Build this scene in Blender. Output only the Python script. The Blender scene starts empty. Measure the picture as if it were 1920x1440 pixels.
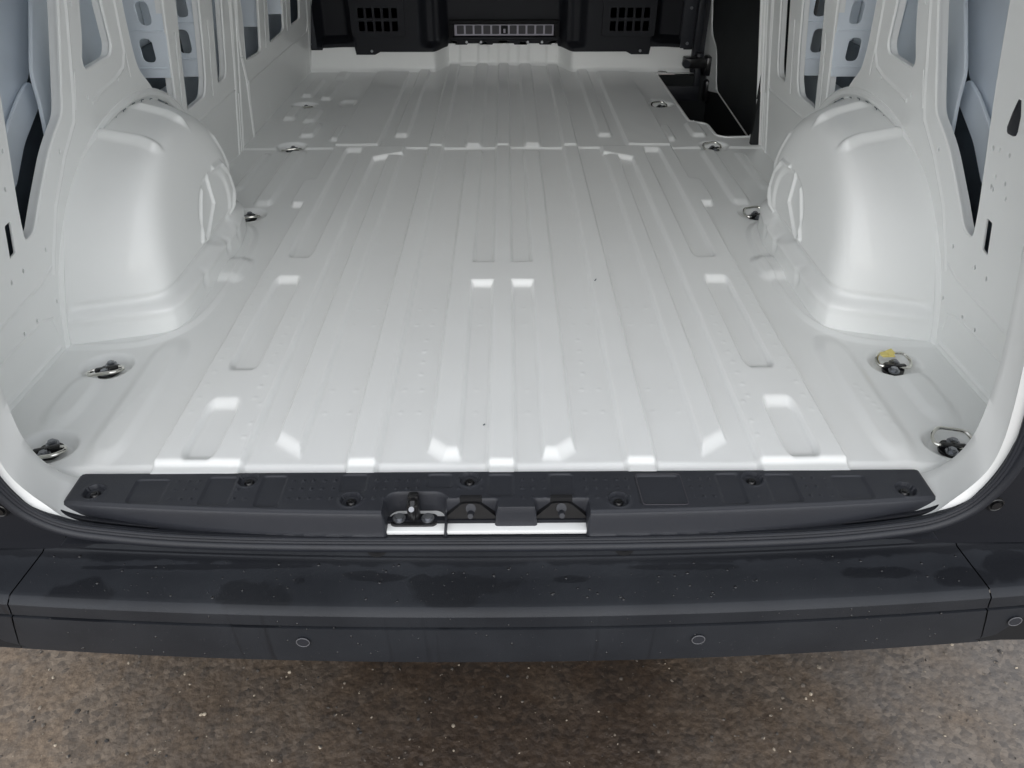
import bpy, bmesh, math, random
import numpy as np
from mathutils import Vector, Matrix
R = math.radians
random.seed(4); rng = np.random.default_rng(4)
S = bpy.context.scene; COL = S.collection
ZF = 0.54            # height of the load floor over the ground

# ------------------------------------------------------------------ camera
F = 1400.0; VPX, VPY = 946.0, -272.0
PITCH = math.atan((720 - VPY) / F); YAW = math.atan((960 - VPX) * math.cos(PITCH) / F)
CAM = np.array([0.0101, 0.0, 0.865])          # in load-floor coordinates (z = 0 is the load floor)
fv = np.array([math.sin(YAW)*math.cos(PITCH), math.cos(YAW)*math.cos(PITCH), -math.sin(PITCH)])
rv = np.array([math.cos(YAW), -math.sin(YAW), 0.0]); uv = np.cross(rv, fv)
cd = bpy.data.cameras.new('camera'); cam = bpy.data.objects.new('camera', cd); COL.objects.link(cam)
cd.sensor_fit = 'HORIZONTAL'; cd.sensor_width = 36.0; cd.lens = F / 1920 * 36.0
cd.clip_start = 0.02; cd.clip_end = 400
M = Matrix(((rv[0], uv[0], -fv[0]), (rv[1], uv[1], -fv[1]), (rv[2], uv[2], -fv[2]))).to_4x4()
cam.matrix_world = Matrix.Translation((CAM[0], CAM[1], CAM[2] + ZF)) @ M
S.camera = cam

# ------------------------------------------------------------------ world and sun: bright overcast
SUN_EL, SUN_AZ = R(36), R(183)      # azimuth of the sun measured from +Y clockwise (behind the camera, almost straight)
w = bpy.data.worlds.new('World'); S.world = w; w.use_nodes = True
nt = w.node_tree; nt.nodes.clear()
sky = nt.nodes.new('ShaderNodeTexSky'); sky.sky_type = 'NISHITA'; sky.sun_disc = False
sky.sun_elevation = SUN_EL; sky.sun_rotation = SUN_AZ; sky.air_density = 1.0; sky.dust_density = 1.0; sky.ozone_density = 1.0
hs = nt.nodes.new('ShaderNodeHueSaturation'); hs.inputs['Saturation'].default_value = 0.24
bg = nt.nodes.new('ShaderNodeBackground'); bg.inputs['Strength'].default_value = 0.15
wo = nt.nodes.new('ShaderNodeOutputWorld')
nt.links.new(sky.outputs[0], hs.inputs['Color']); nt.links.new(hs.outputs[0], bg.inputs['Color']); nt.links.new(bg.outputs[0], wo.inputs['Surface'])
sd = bpy.data.lights.new('sun', 'SUN'); sd.energy = 0.55; sd.angle = R(150); sd.color = (1.0, 0.99, 0.975)
so = bpy.data.objects.new('sun', sd); COL.objects.link(so)
so.rotation_euler = Vector((math.sin(SUN_AZ)*math.cos(SUN_EL), math.cos(SUN_AZ)*math.cos(SUN_EL), math.sin(SUN_EL))).to_track_quat('Z', 'Y').to_euler()
S.view_settings.view_transform = 'Standard'; S.view_settings.look = 'None'
S.view_settings.exposure = 0.68; S.view_settings.gamma = 1.0; S.view_settings.use_curve_mapping = False
S.render.engine = 'CYCLES'
S.cycles.max_bounces = 12; S.cycles.diffuse_bounces = 8; S.cycles.glossy_bounces = 4

# ------------------------------------------------------------------ materials
def mat(name, col, rough=0.5, metal=0.0, coat=0.0, coat_rough=0.05, bump=0.0, bscale=200.0, vary=0.0, vscale=6.0, spec=0.5, rvary=0.0):
    m = bpy.data.materials.new(name); m.use_nodes = True
    n = m.node_tree; b = n.nodes['Principled BSDF']; L = n.links
    b.inputs['Base Color'].default_value = (*col, 1); b.inputs['Roughness'].default_value = rough
    b.inputs['Metallic'].default_value = metal; b.inputs['Coat Weight'].default_value = coat
    b.inputs['Coat Roughness'].default_value = coat_rough; b.inputs['Specular IOR Level'].default_value = spec
    tc = n.nodes.new('ShaderNodeTexCoord')
    if vary or rvary:
        no = n.nodes.new('ShaderNodeTexNoise'); no.inputs['Scale'].default_value = vscale; no.inputs['Detail'].default_value = 7
        L.new(tc.outputs['Object'], no.inputs['Vector'])
        if vary:
            mr = n.nodes.new('ShaderNodeMapRange'); mr.inputs['From Min'].default_value = .3; mr.inputs['From Max'].default_value = .7
            mr.inputs['To Min'].default_value = 1 - vary; mr.inputs['To Max'].default_value = 1 + vary
            L.new(no.outputs['Fac'], mr.inputs['Value'])
            hv = n.nodes.new('ShaderNodeHueSaturation'); hv.inputs['Color'].default_value = (*col, 1)
            L.new(mr.outputs[0], hv.inputs['Value']); L.new(hv.outputs[0], b.inputs['Base Color'])
        if rvary:
            m2 = n.nodes.new('ShaderNodeMapRange'); m2.inputs['From Min'].default_value = .3; m2.inputs['From Max'].default_value = .7
            m2.inputs['To Min'].default_value = max(0, rough - rvary); m2.inputs['To Max'].default_value = rough + rvary
            L.new(no.outputs['Fac'], m2.inputs['Value']); L.new(m2.outputs[0], b.inputs['Roughness'])
    if bump:
        nb = n.nodes.new('ShaderNodeTexNoise'); nb.inputs['Scale'].default_value = bscale; nb.inputs['Detail'].default_value = 2
        L.new(tc.outputs['Object'], nb.inputs['Vector'])
        bp = n.nodes.new('ShaderNodeBump'); bp.inputs['Strength'].default_value = bump; bp.inputs['Distance'].default_value = 0.001
        L.new(nb.outputs['Fac'], bp.inputs['Height']); L.new(bp.outputs[0], b.inputs['Normal'])
        if coat: L.new(bp.outputs[0], b.inputs['Coat Normal'])
    return m

WHITE = mat('white_paint', (0.855, 0.866, 0.855), 0.46, coat=0.32, coat_rough=0.06, bump=0.06, bscale=55, vary=.012, vscale=2.0)
WHITE_IN = mat('white_paint_thin', (0.70, 0.72, 0.71), 0.38, coat=0.4, coat_rough=0.12, bump=0.06, bscale=70, vary=0.02, vscale=4)
BLUE_SHADE = mat('blue_shaded_white', (0.74, 0.80, 0.86), 0.4, vary=0.05, vscale=5)  # white paint; bluish shade of the wall cavities is mixed into the colour
LINER = mat('dark_liner', (0.08, 0.10, 0.12), 0.7, vary=0.25, vscale=9)
BLACKP = mat('black_grained_plastic', (0.024, 0.026, 0.033), 0.50, bump=0.5, bscale=900, vary=0.08, vscale=5, rvary=.06)
TRIMP = mat('bulkhead_plastic', (0.010, 0.011, 0.015), 0.58, spec=.3, bump=0.3, bscale=700)
RUBBER = mat('black_rubber', (0.014, 0.016, 0.022), 0.5, bump=0.2, bscale=500, vary=0.15, vscale=12)
GLOSSB = mat('gloss_black_steel', (0.008, 0.008, 0.009), 0.28, coat=0.15)
VOID = mat('unlit_black', (0.006, 0.006, 0.007), 0.9)
CHROME = mat('bright_zinc', (0.78, 0.77, 0.72), 0.16, metal=1.0)
BOLT = mat('dull_bolt_steel', (0.30, 0.31, 0.33), 0.35, metal=0.9)
GREYP = mat('grey_plastic', (0.42, 0.40, 0.46), 0.45)
GREYB = mat('worn_bezel', (0.13, 0.13, 0.14), 0.5)
GREYD = mat('dark_grey_pocket', (0.045, 0.042, 0.05), 0.6)
YELLOW = mat('yellow_tape', (0.78, 0.66, 0.22), 0.6)
BOARD = mat('black_hardboard', (0.018, 0.020, 0.021), 0.65, spec=.3, vary=.15, vscale=8)

# ------------------------------------------------------------------ object helpers
BASEY = 2.5
def link(o): COL.objects.link(o); return o
van = link(bpy.data.objects.new('delivery_van', None)); van.location = (0, BASEY, 0)
van['label'] = 'white delivery van with open rear doors, empty ribbed cargo bay and black rear bumper'; van['category'] = 'van'
def smooth(me, ang=35):
    me.shade_smooth() if hasattr(me, 'shade_smooth') else [setattr(p, 'use_smooth', True) for p in me.polygons]
    me.set_sharp_from_angle(angle=R(ang))
def place(name, me, m=None, parent=van, sm=True, ang=35, label=None):
    me.name = name
    o = link(bpy.data.objects.new(name, me)); o.parent = parent
    if parent is van: o.location = (0, -BASEY, ZF)
    if m is not None and not me.materials: me.materials.append(m)
    if sm: smooth(me, ang)
    if label: o['label'] = label
    return o
def mesh(vs, fs):
    me = bpy.data.meshes.new('m'); me.from_pydata([tuple(map(float, v)) for v in vs], [], [tuple(f) for f in fs]); me.validate(); me.update(); return me
def part(name, vs, fs, m, parent=van, **k): return place(name, mesh(vs, fs), m, parent, **k)
class MB:
    def __init__(s): s.bm = bmesh.new()
    def box(s, c, d, rot=None, bev=0.0, seg=2):
        r = bmesh.ops.create_cube(s.bm, size=1.0); vs = r['verts']
        bmesh.ops.scale(s.bm, vec=d, verts=vs)
        if bev:
            es = list({e for v in vs for e in v.link_edges})
            g = bmesh.ops.bevel(s.bm, geom=es, offset=bev, segments=seg, affect='EDGES', profile=.5); vs = list({v for v in g['verts']} | {v for v in vs if v.is_valid})
        if rot is not None: bmesh.ops.rotate(s.bm, cent=(0, 0, 0), matrix=rot, verts=vs)
        bmesh.ops.translate(s.bm, vec=c, verts=vs); return s
    def cyl(s, c, r, h, rot=None, n=20, r2=None, bev=0.0):
        g = bmesh.ops.create_cone(s.bm, cap_ends=True, segments=n, radius1=r, radius2=r if r2 is None else r2, depth=h); vs = g['verts']
        if rot is not None: bmesh.ops.rotate(s.bm, cent=(0, 0, 0), matrix=rot, verts=vs)
        bmesh.ops.translate(s.bm, vec=c, verts=vs); return s
    def tube(s, path, r, n=8, closed=False, cap=True):
        P = [Vector(p) for p in path]; N = len(P); rings = []
        up = None
        for i, p in enumerate(P):
            a = P[(i-1) % N] if (closed or i > 0) else P[i]; b = P[(i+1) % N] if (closed or i < N-1) else P[i]
            t = (b - a).normalized()
            if up is None:
                up = Vector((0, 0, 1)) if abs(t.z) < .9 else Vector((0, 1, 0))
            u = (up - t * up.dot(t)).normalized(); v = t.cross(u); up = u
            rr = r[i] if isinstance(r, (list, tuple)) else r
            rings.append([s.bm.verts.new(p + (u*math.cos(2*math.pi*k/n) + v*math.sin(2*math.pi*k/n))*rr) for k in range(n)])
        for i in range(N if closed else N-1):
            A, B = rings[i], rings[(i+1) % N]
            for k in range(n): s.bm.faces.new((A[k], A[(k+1) % n], B[(k+1) % n], B[k]))
        if cap and not closed:
            s.bm.faces.new(rings[0][::-1]); s.bm.faces.new(rings[-1])
        return s
    def prism(s, poly, h0, h1, f=lambda a, b, h: (a, b, h)):
        lo = [s.bm.verts.new(f(a, b, h0)) for a, b in poly]; hi = [s.bm.verts.new(f(a, b, h1)) for a, b in poly]
        n = len(poly)
        for i in range(n): s.bm.faces.new((lo[i], lo[(i+1) % n], hi[(i+1) % n], hi[i]))
        s.bm.faces.new(lo[::-1]); s.bm.faces.new(hi); return s
    def build(s, name, m, parent=van, **k):
        bmesh.ops.recalc_face_normals(s.bm, faces=s.bm.faces)
        me = bpy.data.meshes.new(name); s.bm.to_mesh(me); s.bm.free(); return place(name, me, m, parent, **k)
def grid_faces(nu, nv, keep=None):
    i = np.arange(nu-1)[:, None]*nv + np.arange(nv-1)[None, :]
    f = np.stack([i, i+nv, i+nv+1, i+1], -1)
    return f[keep] if keep is not None else f.reshape(-1, 4)
def fast_mesh(co, faces):
    used = np.unique(faces); idx = -np.ones(len(co), int); idx[used] = np.arange(len(used))
    co = co[used]; faces = idx[faces]
    me = bpy.data.meshes.new('g'); me.vertices.add(len(co)); me.vertices.foreach_set('co', co.astype('f').ravel())
    me.loops.add(faces.size); me.loops.foreach_set('vertex_index', faces.astype('i').ravel())
    me.polygons.add(len(faces)); me.polygons.foreach_set('loop_start', np.arange(0, faces.size, 4, dtype='i'))
    me.update(calc_edges=True); me.validate(); return me
def rounded(poly, r, n=5):
    """round the corners of a polygon"""
    out = []; N = len(poly); P = [np.array(p, float) for p in poly]
    rs = r if isinstance(r, (list, tuple)) else [r]*N
    for i in range(N):
        a, p, b = P[i-1], P[i], P[(i+1) % N]; u = a-p; v = b-p; lu, lv = np.linalg.norm(u), np.linalg.norm(v)
        d = min(rs[i], lu*.45, lv*.45)
        if d <= 1e-6: out.append(tuple(p)); continue
        A = p+u/lu*d; B = p+v/lv*d
        for k in range(n+1):
            t = k/n; out.append(tuple((1-t)**2*A + 2*t*(1-t)*p + t*t*B))
    return out
def fill2d(outer, holes, thick=0.0012, bev=0.0012, res=2):
    """flat sheet with holes and rounded sheet edges, in the xy plane"""
    c = bpy.data.curves.new('c', 'CURVE'); c.dimensions = '2D'; c.fill_mode = 'BOTH'; c.extrude = thick; c.bevel_depth = bev; c.bevel_resolution = res
    for pl in [outer] + holes:
        s = c.splines.new('POLY'); s.points.add(len(pl)-1)
        for k, (a, b) in enumerate(pl): s.points[k].co = (a, b, 0, 1)
        s.use_cyclic_u = True
    o = bpy.data.objects.new('c', c); COL.objects.link(o); bpy.context.view_layer.update()
    me = bpy.data.meshes.new_from_object(o.evaluated_get(bpy.context.evaluated_depsgraph_get()))
    bpy.data.objects.remove(o); bpy.data.curves.remove(c); return me
def remap(me, fn):
    n = len(me.vertices); a = np.empty(n*3, 'f'); me.vertices.foreach_get('co', a); a = a.reshape(-1, 3)
    b = np.array([fn(*p) for p in a], 'f'); me.vertices.foreach_set('co', b.ravel()); me.update(); return me

# planes of the body: the inner side walls lean inwards
def wx(z): return 0.935 - 0.15*z
def ray(px, py):
    return fv*F + rv*(px-960) + uv*(720-py)
def on_wall(px, py, off=0.0, s=-1):       # a point seen on the left inner wall -> (depth y, height z)
    d = ray(px, py); t = (.935 + off - .15*CAM[2] - s*CAM[0])/(s*d[0] + .15*d[2]); P = CAM + t*d; return (float(P[1]), float(P[2]))
def on_y(px, py, Y):
    d = ray(px, py); P = CAM + d*(Y-CAM[1])/d[1]; return (float(P[0]), float(P[2]))
def on_z(px, py, z):
    d = ray(px, py); P = CAM + d*(z-CAM[2])/d[2]; return (float(P[0]), float(P[1]))

# ================================================================== GROUND
def build_ground():
    m = bpy.data.materials.new('worn_wet_tarmac'); m.use_nodes = True; n = m.node_tree; L = n.links; b = n.nodes['Principled BSDF']
    tc = n.nodes.new('ShaderNodeTexCoord')
    def noise(sc, det=6, rough=.6, dist=0.0):
        x = n.nodes.new('ShaderNodeTexNoise'); x.inputs['Scale'].default_value = sc; x.inputs['Detail'].default_value = det; x.inputs['Roughness'].default_value = rough; x.inputs['Distortion'].default_value = dist
        L.new(tc.outputs['Object'], x.inputs['Vector']); return x.outputs['Fac']
    def ramp(f, pts):
        r = n.nodes.new('ShaderNodeValToRGB'); e = r.color_ramp.elements
        while len(e) < len(pts): e.new(0.5)
        for k, (p, c) in enumerate(pts): e[k].position = p; e[k].color = (*c, 1)
        L.new(f, r.inputs['Fac']); return r.outputs['Color']
    def mixc(f, a, c, mode='MIX'):
        x = n.nodes.new('ShaderNodeMix'); x.data_type = 'RGBA'; x.blend_type = mode
        if isinstance(f, float): x.inputs[0].default_value = f
        else: L.new(f, x.inputs[0])
        L.new(a, x.inputs[6]) if not isinstance(a, tuple) else setattr(x.inputs[6], 'default_value', (*a, 1))
        L.new(c, x.inputs[7]) if not isinstance(c, tuple) else setattr(x.inputs[7], 'default_value', (*c, 1))
        return x.outputs[2]
    base = ramp(noise(60, 10, .75), [(.34, (.088, .070, .056)), (.5, (.165, .134, .106)), (.66, (.25, .205, .16))])
    vo = n.nodes.new('ShaderNodeTexVoronoi'); vo.inputs['Scale'].default_value = 85; L.new(tc.outputs['Object'], vo.inputs['Vector'])
    stone = ramp(vo.outputs['Color'], [(.15, (.10, .09, .082)), (.5, (.15, .13, .112)), (.85, (.22, .19, .16))])
    sm = ramp(noise(14, 6, .7, .5), [(.42, (0, 0, 0)), (.56, (.9, .9, .9))])
    c1 = mixc(sm, base, stone)
    # wet patch behind the bumper with the photographer's shadow painted in, uneven rim
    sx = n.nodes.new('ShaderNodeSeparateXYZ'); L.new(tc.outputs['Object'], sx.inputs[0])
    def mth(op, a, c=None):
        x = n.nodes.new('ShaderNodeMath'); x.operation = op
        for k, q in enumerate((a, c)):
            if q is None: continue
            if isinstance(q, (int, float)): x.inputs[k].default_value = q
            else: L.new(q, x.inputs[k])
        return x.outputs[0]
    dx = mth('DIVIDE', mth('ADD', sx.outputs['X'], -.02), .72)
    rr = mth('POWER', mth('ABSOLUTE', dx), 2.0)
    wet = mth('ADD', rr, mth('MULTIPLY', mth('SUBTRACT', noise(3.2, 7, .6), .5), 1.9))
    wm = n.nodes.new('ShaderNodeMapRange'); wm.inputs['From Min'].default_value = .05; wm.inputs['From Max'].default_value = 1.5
    L.new(wet, wm.inputs['Value']); wet_shade = wm.outputs[0]      # 0 = wet and shaded, 1 = dry
    wet_shade_tint = mixc(wet_shade, (.38, .325, .29), (1.35, 1.26, 1.15))
    c2 = mixc(1.0, c1, wet_shade_tint, 'MULTIPLY')
    # pale scuff and grit flecks
    fl = n.nodes.new('ShaderNodeTexVoronoi'); fl.inputs['Scale'].default_value = 60; L.new(tc.outputs['Object'], fl.inputs['Vector'])
    # bleached greyer gravel towards the right
    gr = n.nodes.new('ShaderNodeMapRange'); gr.inputs['From Min'].default_value = .62; gr.inputs['From Max'].default_value = 1.05
    L.new(mth('ADD', sx.outputs['X'], mth('MULTIPLY', mth('SUBTRACT', noise(4.5, 7, .65), .5), 1.3)), gr.inputs['Value'])
    c2 = mixc(mth('MULTIPLY', gr.outputs[0], .55), c2, stone)
    c2 = mixc(mth('MULTIPLY', gr.outputs[0], .25), c2, (.33, .32, .31))
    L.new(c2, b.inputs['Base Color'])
    rg = n.nodes.new('ShaderNodeMapRange'); rg.inputs['To Min'].default_value = .38; rg.inputs['To Max'].default_value = .85; L.new(wet_shade, rg.inputs['Value']); L.new(rg.outputs[0], b.inputs['Roughness'])
    h1 = noise(95, 4, .65); h2 = noise(16, 6, .6)
    vd = n.nodes.new('ShaderNodeTexVoronoi'); vd.inputs['Scale'].default_value = 85; vd.feature = 'SMOOTH_F1'; L.new(tc.outputs['Object'], vd.inputs['Vector'])
    hh = mth('ADD', mth('MULTIPLY', h1, .8), mth('ADD', mth('MULTIPLY', h2, 1.1), mth('MULTIPLY', vd.outputs['Distance'], -.7)))
    bp = n.nodes.new('ShaderNodeBump'); bp.inputs['Strength'].default_value = 1.0; bp.inputs['Distance'].default_value = .0032
    L.new(hh, bp.inputs['Height']); L.new(bp.outputs[0], b.inputs['Normal'])
    vs = [(-60, -60, 0), (60, -60, 0), (60, 60, 0), (-60, 60, 0)]
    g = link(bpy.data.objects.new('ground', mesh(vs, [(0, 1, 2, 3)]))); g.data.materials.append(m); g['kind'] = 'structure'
    # loose grit: one uncountable spread of small angular stones
    pm = bpy.data.materials.new('grit_stone'); pm.use_nodes = True; pn = pm.node_tree
    oi = pn.nodes.new('ShaderNodeTexCoord'); wn = pn.nodes.new('ShaderNodeTexVoronoi'); wn.inputs['Scale'].default_value = 45
    pr = pn.nodes.new('ShaderNodeValToRGB'); e = pr.color_ramp.elements; e[0].position = .2; e[0].color = (.05, .045, .042, 1); e[1].position = .9; e[1].color = (.55, .47, .36, 1)
    q = e.new(.6); q.color = (.16, .135, .11, 1)
    pn.links.new(oi.outputs['Object'], wn.inputs['Vector']); pn.links.new(wn.outputs['Color'], pr.inputs['Fac']); pn.links.new(pr.outputs[0], pn.nodes['Principled BSDF'].inputs['Base Color'])
    pn.nodes['Principled BSDF'].inputs['Roughness'].default_value = .55
    N = 7000
    ico = bmesh.new(); bmesh.ops.create_icosphere(ico, subdivisions=1, radius=1); bv = np.array([v.co[:] for v in ico.verts]); bf = np.array([[v.index for v in f.verts] for f in ico.faces]); ico.free()
    V = []; Fc = []
    for k in range(N):
        x = rng.uniform(-1.5, 1.5); y = rng.uniform(-.2, 1.6); s = .0009 + .0038*rng.random()**4.0
        if abs(x) > .55 and rng.random() < .5: s *= 1.4
        a = rng.uniform(0, 6.28); c, sn = math.cos(a), math.sin(a)
        v = bv*(1+.35*(rng.random(bv.shape)-.5))*np.array([s, s*rng.uniform(.5, 1), s*rng.uniform(.3, .6)])
        v = np.stack([v[:, 0]*c - v[:, 1]*sn, v[:, 0]*sn + v[:, 1]*c, v[:, 2]], 1) + np.array([x, y, s*.15])
        V.append(v); Fc.append(bf + k*len(bv))
    me = bpy.data.meshes.new('loose_grit'); me.from_pydata(np.concatenate(V).tolist(), [], np.concatenate(Fc).tolist())
    go = link(bpy.data.objects.new('loose_grit', me)); me.materials.append(pm); go['kind'] = 'stuff'
    go['label'] = 'loose grit and small stones scattered over the wet tarmac behind the bumper'; go['category'] = 'grit'
build_ground()

# ================================================================== LOAD FLOOR (pressed steel, one height field)
def sstep(t): t = np.clip(t, 0, 1); return t*t*(3-2*t)
def rrect(x, y, x0, x1, y0, y1, w=.008, r=.008, ke=1.0):
    cx, cy, hx, hy = (x0+x1)/2, (y0+y1)/2, (x1-x0)/2, (y1-y0)/2
    dx = np.abs(x-cx) - (hx-r); dy = (np.abs(y-cy) - (hy-r))*ke
    d = np.hypot(np.maximum(dx, 0), np.maximum(dy, 0)) + np.minimum(np.maximum(dx, dy), 0) - r
    return sstep(.5 - d/w)
def convex(x, y, pts, w=.008, ke=1.0):      # counter-clockwise
    d = np.full(np.broadcast(x, y).shape, -9.)
    for (ax, ay), (bx_, by) in zip(pts, pts[1:] + pts[:1]):
        ex, ey = bx_-ax, by-ay; l = math.hypot(ex, ey); d = np.maximum(d, ((x-ax)*ey - (y-ay)*ex)/l*(ke if abs(ex) > abs(ey) else 1.0))
    return sstep(.5 - d/w)
RINGS = [(.816, 1.030), (.820, 1.288), (.752, 2.087), (.765, 2.702), (.665, 3.25)]
def ring_spots():
    out = []
    for (x, y) in RINGS:
        for s in (-1, 1):
            xx = x
            if y > 3 and s < 0: xx = .837
            out.append((s*xx, y))
    return out
def rr_(*a, **k): return rrect(*a, **{'ke': .42, **k})
def cv_(*a, **k): return convex(*a, **{'ke': .5, **k})
def floor_h(x, y):
    a = np.abs(x); H = .0140
    h = np.zeros(np.broadcast(x, y).shape)
    mid = (1 - sstep((y-2.680)/.010))
    # raised plateau A with its jogs
    A = np.maximum.reduce([rr_(a, y, .448, .601, .90, 2.36), rr_(a, y, .448, .640, 2.168, 2.335, r=.015), rr_(a, y, .448, .605, 2.30, 3.79)])
    A = np.maximum(A, cv_(a, y, [(.352, 2.615), (.606, 2.49), (.606, 2.80), (.352, 2.80)])*mid)
    top = cv_(a, y, [(.352, 2.612), (.46, 2.553), (.46, 2.80), (.352, 2.80)])*mid
    A = np.maximum(A, top)
    A = A*(1-.9*rr_(a, y, .500, .556, 1.288, 1.640, w=.009, r=.009, ke=.30))
    A = A*(1-.9*rr_(a, y, .500, .556, 1.012, 1.126, w=.009, r=.010, ke=.30))
    A = A*(1-.9*rr_(a, y, .500, .556, 1.804, 2.636, w=.009, r=.008, ke=.30))
    h = np.maximum(h, A*H)
    # rib B, rib C, rib D, centre rib E
    h = np.maximum(h, .011*cv_(a, y, [(.356, 1.012), (.403, 1.048), (.403, 2.60), (.356, 2.60)], .0095, ke=.32)*mid)
    h = np.maximum(h, H*rr_(a, y, .216, .268, .90, 3.95, w=.0095, r=.001))
    h = np.maximum(h, H*cv_(a, y, [(.074, 1.000), (.100, .998), (.128, 1.024), (.128, 2.640), (.074, 2.640)], .0095, ke=.32)*mid)
    h = np.maximum(h, H*rr_(a, y, -.3, .024, .90, 3.97, w=.009, r=.001))
    h = np.maximum(h, H*rr_(a, y, .0, .10, 1.640, 1.753, w=.008, r=.001))
    # front part ribs
    for (x0, x1, y0, y1) in [(.078, .135, 2.714, 3.97), (.357, .405, 2.822, 3.90), (.829, .876, 3.047, 3.19), (.741, .787, 3.010, 3.16), (.709, .760, 2.825, 2.96),
                             (.607, .638, 2.780, 2.93), (.831, .878, 3.392, 3.66), (.742, .788, 3.348, 3.62), (.741, .789, 3.704, 3.80)]:
        h = np.maximum(h, .011*rr_(a, y, x0, x1, y0, y1, w=.014, r=.01))
    # outer ribs
    h = np.maximum(h, .008*rr_(a, y, .676, .737, 1.030, 1.340, w=.026, r=.026))
    h = np.maximum(h, .008*rr_(a, y, .806, .862, 1.128, 1.224, w=.024, r=.024))
    h = np.maximum(h, .010*rr_(a, y, .703, .753, 2.182, 2.640, w=.016, r=.012))
    h = np.maximum(h, .006*rr_(a, y, .822, .850, 2.30, 2.62, w=.014, r=.01))
    h = np.maximum(h, .009*rr_(a, y, .652, .76, 1.690, 1.766, w=.018, r=.012))
    # lip of the front floor panel over the rear one
    h = h + .005*sstep((y-2.684)/.006)
    # pressed line around the wheel arch foot
    fx = (a-.96)/.295; fy = (y-1.71)/.36
    rr = (np.abs(fx)**4 + np.abs(fy)**4)**.25
    h = h + .0035*sstep((1.0-rr)/.03) + .0022*sstep(1-np.abs(rr-.955)/.020)
    # recesses of the lashing rings
    for (rx, ry) in ring_spots():
        d = np.hypot((x-rx)/.052, (y-ry-.004)/.046)
        h = h - .020*sstep((1.12-d)/.42)*1.0
    # round dent
    h = h - .010*rr_(a, y, .630, .690, 3.26, 3.30, w=.02, r=.015)
    # small weld pips
    pips = []
    for yy in (1.524, 1.452, 1.200, 1.127, 1.889, 1.813):
        for xx in (.158, .192, .289, .336, .05): pips.append((xx, yy))
    for yy in (1.386, 1.342, 1.300, 1.256): pips.append((.165, yy))
    for k in range(9): pips.append((.474, 1.467 - k*.0385))
    for k in range(14): pips.append((.582, 1.70 - k*.045))
    for k in range(7): pips.append((.70+.004*k, 1.20 - .02*k))
    for yy in (1.14, 1.08, 1.04): pips.append((.44+.02, yy))
    for k in range(5): pips.append((.60, 1.10-.03*k))
    for (pxx, pyy) in pips:
        d = np.hypot((a-pxx)/.0075, (y-pyy)/.006); h = h + .0011*sstep(1-d)
    h = h + .00035*np.sin(x*41+2*np.sin(y*9))*np.sin(y*23+1.7*np.sin(x*13))
    # roll-off to the rear sill and kick-up at the bulkhead
    h = h - .008*sstep((.982-y)/.014)
    # faint unevenness of pressed sheet
    h = h + .0009*np.sin(x*17+1.3)*np.sin(y*5.1) + .0005*np.sin(x*9-y*7.3)
    return h
xs = np.arange(-.942, .9421, .0024); ys = np.concatenate([np.arange(.9515, 1.70, .0038), np.arange(1.70, 4.03, .0055)])
X, Y = np.meshgrid(xs, ys, indexing='ij'); Z = floor_h(X, Y)
co = np.stack([X, Y, Z], -1).reshape(-1, 3)
xc = (X[:-1, :-1] + X[1:, 1:])/2; yc = (Y[:-1, :-1] + Y[1:, 1:])/2
def incut(x, y):
    a = (x > .735) & (y > 3.005 + np.clip((x-.735)/.06, 0, 1)*-.036) & (y < 3.80)
    b = (x > .800) & (y > 2.815 - .020*np.clip((x-.80)/.03, 0, 1) + .010*np.clip((x-.9)/.03, 0, 1)) & (y < 3.80)
    return a | b
keep = ~incut(xc, yc)
place('load_floor', fast_mesh(co, grid_faces(len(xs), len(ys), keep)), WHITE, ang=60)
# folded edge of the floor round the side step
edge = [(.735, 3.80), (.735, 3.005), (.797, 2.969), (.800, 2.818), (.830, 2.797), (.935, 2.807)]
mb = MB()
for (a, b) in zip(edge[:-1], edge[1:]):
    va = mb.bm.verts.new((*a, .008)); vb = mb.bm.verts.new((*b, .008)); vc = mb.bm.verts.new((*b, -.035)); vd = mb.bm.verts.new((*a, -.035)); mb.bm.faces.new((va, vb, vc, vd))
mb.build('step_edge_flange', WHITE, sm=False)
mb = MB(); mb.tube([(x, y, .004) for x, y in rounded(edge, .02, 4)], .0055, 8); mb.build('step_edge_bead', WHITE)

# ================================================================== LASHING RINGS
def make_ring():
    bk = MB()
    bk.prism(rounded([(-.017, -.018), (.013, -.020), (.024, -.004), (.026, .016), (.010, .028), (-.012, .024), (-.020, .006)], .007, 4), -.0165, -.0120)
    bk.box((0, .002, -.008), (.046, .012, .011), rot=Matrix.Rotation(.12, 3, 'Z'), bev=.004); bk.box((.001, -.002, -.004), (.006, .010, .006), bev=.002)
    ring_br = bk.build('lashing_ring', GLOSSB)
    d = [(x, y, -.008 + max(0, -y)*.35) for (x, y) in rounded([(-.030, .004), (-.036, -.014), (-.024, -.034), (.024, -.034), (.036, -.014), (.030, .004)], .016, 7)]
    r = MB(); r.tube(d, .0034, 10, closed=True); r.build('steel_loop', CHROME, ring_br)
    for (bx_, by) in ((.006, .018), (-.002, -.011)):
        b = MB(); b.cyl((bx_, by, -.0085), .0112, .003, n=28); b.cyl((bx_, by, -.005), .0078, .006, n=6); b.cyl((bx_, by, -.0015), .0050, .002, n=16); b.build('bolt', BOLT, ring_br, ang=30)
    return ring_br
def copy_tree(o, parent):
    c = link(o.copy()); c.parent = parent
    for ch in list(o.children): copy_tree(ch, c)
    return c
ring0 = make_ring()
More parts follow.
